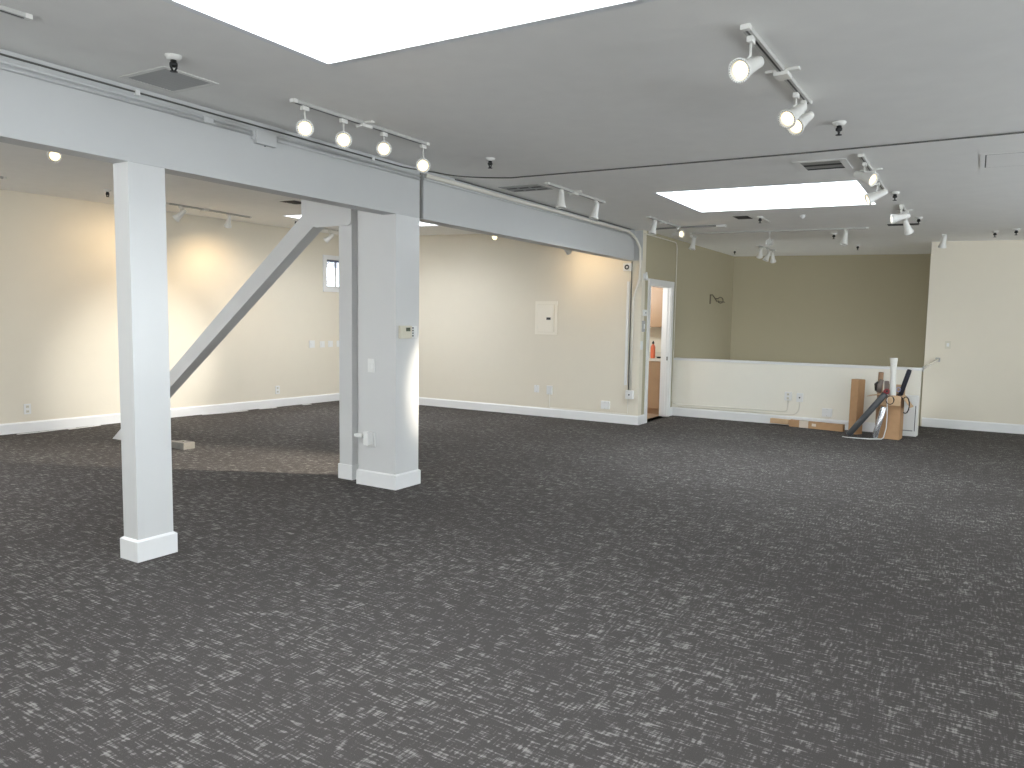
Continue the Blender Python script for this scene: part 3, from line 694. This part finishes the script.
# lying carton
t = thing('long_carton', 'long flat cardboard carton with tape lying along the half wall', 'cardboard box', (-1.88,11.43,0))
a = math.radians(-9); u = V((math.cos(a), math.sin(a), 0)); v = V((-math.sin(a), math.cos(a), 0))
o = V((-2.25,11.425,.001))
MB().obox(o, u*.76, v*.09, V((0,0,.098)), .003).build('carton_body', M['card'], t)
MB().obox(o+u*.0-u*.285+V((0,0,.022)), u*.275, v*.075, V((0,0,.070)), .004).build('inner_sleeve', M['card_light'], t)
MB().obox(o+u*.15-v*.002+V((0,0,-.0005)), u*.13, v*.094, V((0,0,.1005))).build('tape_band', M['tape'], t)
MB().obox(o+u*.33-v*.0015+V((0,0,.035)), u*.06, v*.0015, V((0,0,.04))).build('sticker', M['tape'], t)
# standing carton
t = thing('tall_carton', 'tall narrow cardboard carton standing against the half wall', 'cardboard box', (-1.335,11.21,0))
ra = math.radians(-36); tu = V((math.cos(ra),math.sin(ra),0)); tv = V((-math.sin(ra),math.cos(ra),0)); to = V((-1.418,11.215,.001))
MB().obox(to, tu*.125, tv*.125, (.006,.008,.758), .004).build('carton_body', M['card'], t)
MB().obox(to+tu*.006+tv*.006+V((.006,.008,.7585)), tu*.113, tv*.113, (0,0,.002)).build('top_flap', M['card_light'], t)
MB().obox(to+tu*.01+tv*.055+V((.006,.008,.7606)), tu*.105, tv*.012, (0,0,.001)).build('flap_gap', M['black'], t)
# open carton
cb = thing('open_carton', 'open cardboard box with spread flaps holding tubes and rolls', 'cardboard box', (-.90,11.14,0))
rot = -5; ar = math.radians(rot); U = V((math.cos(ar), math.sin(ar), 0)); W = V((-math.sin(ar), math.cos(ar), 0))
C0 = V((-1.015,10.985,.001)); bw, bd, hh_ = .25, .25, .585; T = .006
mb = MB()
mb.obox(C0, U*bw, W*T, V((0,0,hh_))); mb.obox(C0+W*(bd-T), U*bw, W*T, V((0,0,hh_)))
mb.obox(C0+W*T, U*T, W*(bd-2*T), V((0,0,hh_))); mb.obox(C0+U*(bw-T)+W*T, U*T, W*(bd-2*T), V((0,0,hh_)))
mb.obox(C0+U*T+W*T, U*(bw-2*T), W*(bd-2*T), V((0,0,T)))
mb.build('carton_body', M['card'], cb)
Z = V((0,0,1))
# flaps: lighter card; the brighter light they catch is put into the colour
MB().obox(C0+Z*hh_+W*.004, U*bw, (-W*.075-Z*.125), -W*.004-Z*.002).build('front_flap', M['card_light'], cb)
MB().obox(C0+Z*hh_, W*bd, (-U*.17-Z*.035), Z*.005).build('left_flap', M['card_light'], cb)
MB().obox(C0+U*bw+Z*hh_, W*bd, (U*.11-Z*.15), U*.005).build('right_flap', M['card_light'], cb)
MB().obox(C0+W*bd+Z*hh_, U*bw, (W*.03+Z*.13), W*.005).build('back_flap', M['card_light'], cb)
inside = lambda fx, fy: C0+U*bw*fx+W*bd*fy+Z*(T+.003)
def leaner(name, label, cat, a, b, prof, m, n=16, extra=None):
    a, b = V(a), V(b); ln = (b-a).length
    t = thing(name, label, cat, a)
    MB().lathe([(r, h*ln) for r, h in prof], a, b-a, n=n).build('tube_wall', M[m], t)
    if extra: extra(t, a, b)
    return t
def core(r, m): return lambda t, a, b: MB().lathe([(r, 0),(r, .003)], b, b-a, n=14).build('tube_opening', M[m], t)
leaner('paper_tube','tall brown paper tube rising behind the left side of the open box','tube',(-1.058,11.285,.002),(-1.052,11.29,.868),[(.033,0),(.033,1)],'tube_brown',16,core(.026,'dark'))
leaner('paper_tube','short taupe tube standing in the open box left of the white roll','tube',inside(.36,.26),(-.958,11.07,.765),[(.028,0),(.03,1)],'taupe',16,core(.022,'dark'))
def vase_rim(t, a, b): MB().lathe([(.046,0),(.046,.004)], b-(b-a).normalized()*.004, b-a, n=20).build('rim', M['vase'], t)
leaner('white_roll','tall white flared roll rising highest out of the box','roll',inside(.54,.46),(-.895,11.14,1.075),[(.040,0),(.044,.55),(.038,.68),(.034,.76),(.036,.88),(.047,.97),(.049,.99),(.049,1)],'vase',22,lambda t,a,b: MB().lathe([(.042,0),(.042,.002)], b, b-a, n=20).build('roll_opening', M['louver'], t))
leaner('navy_tube','dark navy tube leaning right out of the open box','tube',inside(.20,.84),(-.704,11.195,.925),[(.030,0),(.030,.97),(.026,1)],'navy',16,core(.02,'black'))
# dark clump with handle
t = thing('hand_tool', 'black and taupe hand tool lying on the left flap of the box', 'tool', (-1.045,11.03,.60))
b0 = V((-1.045,11.03,.632))
MB().tube([b0+V((-.03,0,.0)), b0+V((-.035,0,.09)), b0+V((-.01,0,.12))], .02, 10, [.018,.024,.016]).build('grip', M['black'], t)
MB().tube([b0+V((0,.0,-.02)), b0+V((.005,0,.08)), b0+V((.03,.02,.15))], .03, 10, [.03,.034,.026]).build('tool_body', M['taupe'], t)
t = thing('red_cap', 'dark red round cap resting on the front of the open box', 'cap', (-.945,10.955,.60))
MB().lathe([(.030,-.03),(.038,-.024),(.038,.024),(.030,.03),(.012,.032)], (-.945,10.955,.635), (.25,-.95,.2), n=14).build('cap_body', M['red'], t)
MB().lathe([(.014,0),(.012,.012)], V((-.945,10.955,.635))+V((.25,-.95,.2)).normalized()*.031, (.25,-.95,.2), n=10).build('knob', M['black'], t)
# rolls leaning in front
t = thing('charcoal_tube', 'long charcoal tube leaning diagonally from the floor to the box', 'tube', (-1.375,10.93,.04))
a, b = V((-1.362,10.80,.03)), V((-.945,10.835,.615)); 
MB().lathe([(.030,0),(.040,.02),(.040,(b-a).length-.005),(.036,(b-a).length)], a, b-a, n=18).build('tube_wall', M['tube_grey'], t)
MB().lathe([(.026,0),(.026,.003)], b, b-a, n=16).build('end_cap', M['black'], t)
t = thing('silver_roll', 'shiny silver film roll leaning upright against the open box', 'roll', (-1.05,10.885,0))
a, b = V((-1.048,10.865,.012)), V((-.955,10.875,.44))
MB().lathe([(.028,0),(.037,.015),(.038,(b-a).length-.01),(.028,(b-a).length)], a, b-a, n=16).build('roll_body', M['foil'], t)
MB().lathe([(.012,0),(.012,.004)], b, b-a, n=12).build('core', M['card_light'], t)
# cords
f = C0-W*.004
fl = f-W*.085
tag(MB().tube([f+U*.09+Z*.60-W*.01, fl+U*.095+Z*.53, fl+U*.105+Z*.44, fl+U*.11+Z*.30, fl+U*.105+Z*.15, fl+U*.085+Z*.03-W*.02, fl+U*.06+Z*.008-W*.03, fl-U*.01+Z*.008-W*.082, (-1.10,10.775,.008),(-1.25,10.75,.008),(-1.38,10.75,.008),(-1.43,10.79,.008)], .0065).build('extension_cord', M['white_plastic']), 'white cord hanging down the open box and trailing over the carpet', 'cord')
loop = [f+U*(.135+.048*math.cos(q))+Z*(.53+.055*math.sin(q))-W*(.088+.002*i) for i, q in enumerate([k*.55 for k in range(14)])]
tag(MB().tube(loop, .0055).build('black_cord', M['black']), 'black cord looped over the front flap of the open box', 'cord')
loop = [(-.712+.045*math.cos(q), 10.965, .47+.11*math.sin(q)) for q in [2.4-.5*k for k in range(10)]]
tag(MB().tube([(-.82,11.00,.605),(-.79,10.97,.60)]+loop, .008).build('black_cord', M['black']), 'dark cord hanging in a bow over the right flap of the box', 'cord')
tag(MB().tube([(-.81+.024*math.cos(q), 11.03+.006*math.sin(q), .665+.028*math.sin(q)) for q in [k*.6 for k in range(11)]], .0055).build('lilac_cord', mat('lilac cable', (.42,.42,.62), .5)), 'small pale lilac cord coil beside the white roll', 'cord')
# white slab with slots
t = thing('white_panel_heater', 'slim white panel with a dark slot leaning at the half wall end', 'panel', (-.69,11.5,0))
o = V((-.812,11.43,.002)); u = V((.222,0,0)); v = V((0,.05,0)); w_ = V((0,.05,.56))
MB().obox(o, u, v, w_, .012).build('panel_body', M['white_plastic'], t)
nrm = u.cross(w_).normalized()
MB().obox(o+u*.85+w_*.13-V((0,.0018,0)), u*.035, V((0,.004,0)), w_*.62).build('slot', M['navy'], t)
MB().obox(o+u*.15+w_*.125-V((0,.0018,0)), u*.62, V((0,.004,0)), w_*.025).build('lower_groove', M['grey_metal'], t)

# ------------------------------------------------------------------ scraps along the left baseboard
def strip(name, label, cat, pts, w, grp=None):
    mb = MB()
    for (x0_,y0_,z0_),(x1_,y1_,z1_) in zip(pts, pts[1:]):
        a, b = V((x0_,y0_,z0_)), V((x1_,y1_,z1_)); s = (b-a).cross(V((0,0,1))).normalized()*w
        mb.hexa([a-s, b-s, b+s, a+s, a-s+V((0,0,.004)), b-s+V((0,0,.004)), b+s+V((0,0,.004)), a+s+V((0,0,.004))])
    return tag(mb.build(name, M['paper']), label, cat, grp)
def lp(y, d): p = PL(y, 0)+LN*d; return (p.x, p.y, .001)
strip('paper_strip','torn white paper strip along the left baseboard, nearest the picture edge','paper scrap',[lp(4.50,.10),lp(4.75,.11),lp(5.0,.075),lp(5.2,.06)], .018)
strip('paper_strip','white paper strip at the left baseboard just left of the slim column','paper scrap',[lp(5.08,.13),lp(5.3,.10),lp(5.5,.07)], .022)
strip('paper_strip','white paper strip at the left baseboard right of the brace','paper scrap',[lp(7.0,.05),lp(7.35,.09),lp(7.75,.11)], .03)
strip('paper_strip','small white paper scrap at the left baseboard, middle of the far three','paper scrap',[lp(8.0,.07),lp(8.3,.10)], .03)
strip('paper_strip','small white paper scrap at the left baseboard nearest the post','paper scrap',[lp(8.85,.09),lp(9.0,.11)], .035)

# ------------------------------------------------------------------ outside the small window
t = thing('tree', 'leafy tree seen through the small window', 'tree', (-17.6,16.0,0))
mb = MB().tube([(-17.6,16.0,0),(-17.55,16.0,1.5),(-17.6,16.05,3.4)], .1, 8, [.12,.09,.05])
for k in range(14):
    q = random.uniform(0, 6.28); z = random.uniform(1.6, 3.0)
    mb.tube([(-17.58,16.02,z),(-17.58+.5*math.cos(q),16.02+.5*math.sin(q),z+.5),(-17.58+.9*math.cos(q+.3),16.02+.9*math.sin(q+.3),z+.9)], .02, 5, [.03,.02,.006])
mb.build('trunk', M['bark'], t)
mb = MB()
for k in range(260):
    d_ = V((random.gauss(0,1),random.gauss(0,1),random.gauss(0,.8))).normalized()*random.uniform(.5,1.15)
    p = V((-17.58,16.02,3.5))+d_; a = V((random.gauss(0,1),random.gauss(0,1),random.gauss(0,1))).normalized()*.06; b = a.orthogonal().normalized()*.03
    mb.face([p-a, p+b, p+a, p-b])
mb.build('foliage', M['leaf'], t)
MB().box((-20,4,-.1),(-10.9,18,-.02)).build('pavement', M['ground'])['kind'] = 'structure'

# ------------------------------------------------------------------ light
W_ = bpy.data.worlds.new('World'); S.world = W_; W_.use_nodes = True
bg = W_.node_tree.nodes['Background']; bg.inputs[0].default_value = (.88, .94, 1, 1); bg.inputs[1].default_value = 2.5
def area(name, loc, rot, sx, sy, e, col):
    l = bpy.data.lights.new(name, 'AREA'); l.shape = 'RECTANGLE'; l.size = sx; l.size_y = sy; l.energy = e; l.color = col
    o = bpy.data.objects.new(name, l); COL.objects.link(o); o.location = loc; o.rotation_euler = rot; return o
for h, e in zip(FW, (190, 100, 100)): area('window_daylight', ((h[0]+h[1])/2, YF-.1, 1.2), (math.pi/2+1.25,0,0), 3, 1.2, e, (.9,.95,1))  # added fill from out of view, tilted up to brighten the ceiling
for h, e in zip(RW, (60, 110, 190)): area('window_daylight', (XRT+.1, (h[0]+h[1])/2, 1.2), (math.pi/2+1.1,0,math.pi/2), 2.8, 1.2, e, (.85,.93,1))  # added side fill from out of view for beam and ceiling
l = bpy.data.lights.new('kitchen_light', 'POINT'); l.energy = 24; l.color = (.95,.97,1); l.shadow_soft_size = .12  # unseen fill added to brighten the kitchenette
o = bpy.data.objects.new('kitchen_light', l); COL.objects.link(o); o.location = (-4.9,10.75,2.0)

l = bpy.data.lights.new('stair_daylight', 'POINT'); l.energy = 2.5; l.color = (1,.96,.85); l.shadow_soft_size = .3  # unseen point light added to lift the lower stairwell wall
o = bpy.data.objects.new('stair_daylight', l); COL.objects.link(o); o.location = (-2.9,14.0,-.75)

# ------------------------------------------------------------------ camera
cd = bpy.data.cameras.new('Camera'); co = bpy.data.objects.new('Camera', cd); COL.objects.link(co)
cd.sensor_width = 36; cd.sensor_fit = 'HORIZONTAL'; cd.lens = 742.78*36/1024; cd.clip_start = .05
yw, pi_, ro = [math.radians(q) for q in (31.776, -4.917, .914)]
fw = V((-math.sin(yw)*math.cos(pi_), math.cos(yw)*math.cos(pi_), math.sin(pi_))); rt = V((math.cos(yw), math.sin(yw), 0)); up = rt.cross(fw)
r2 = rt*math.cos(ro)+up*math.sin(ro); u2 = r2.cross(fw)
co.matrix_world = Matrix(((r2.x,u2.x,-fw.x,0),(r2.y,u2.y,-fw.y,0),(r2.z,u2.z,-fw.z,1.5),(0,0,0,1)))
S.camera = co
S.view_settings.view_transform = 'Standard'; S.view_settings.look = 'None'; S.view_settings.gamma = 1; S.view_settings.use_curve_mapping = False
S.view_settings.exposure = .3
S.cycles.use_denoising = True; S.cycles.max_bounces = 10; S.cycles.diffuse_bounces = 6
S.cycles.sample_clamp_indirect = 8
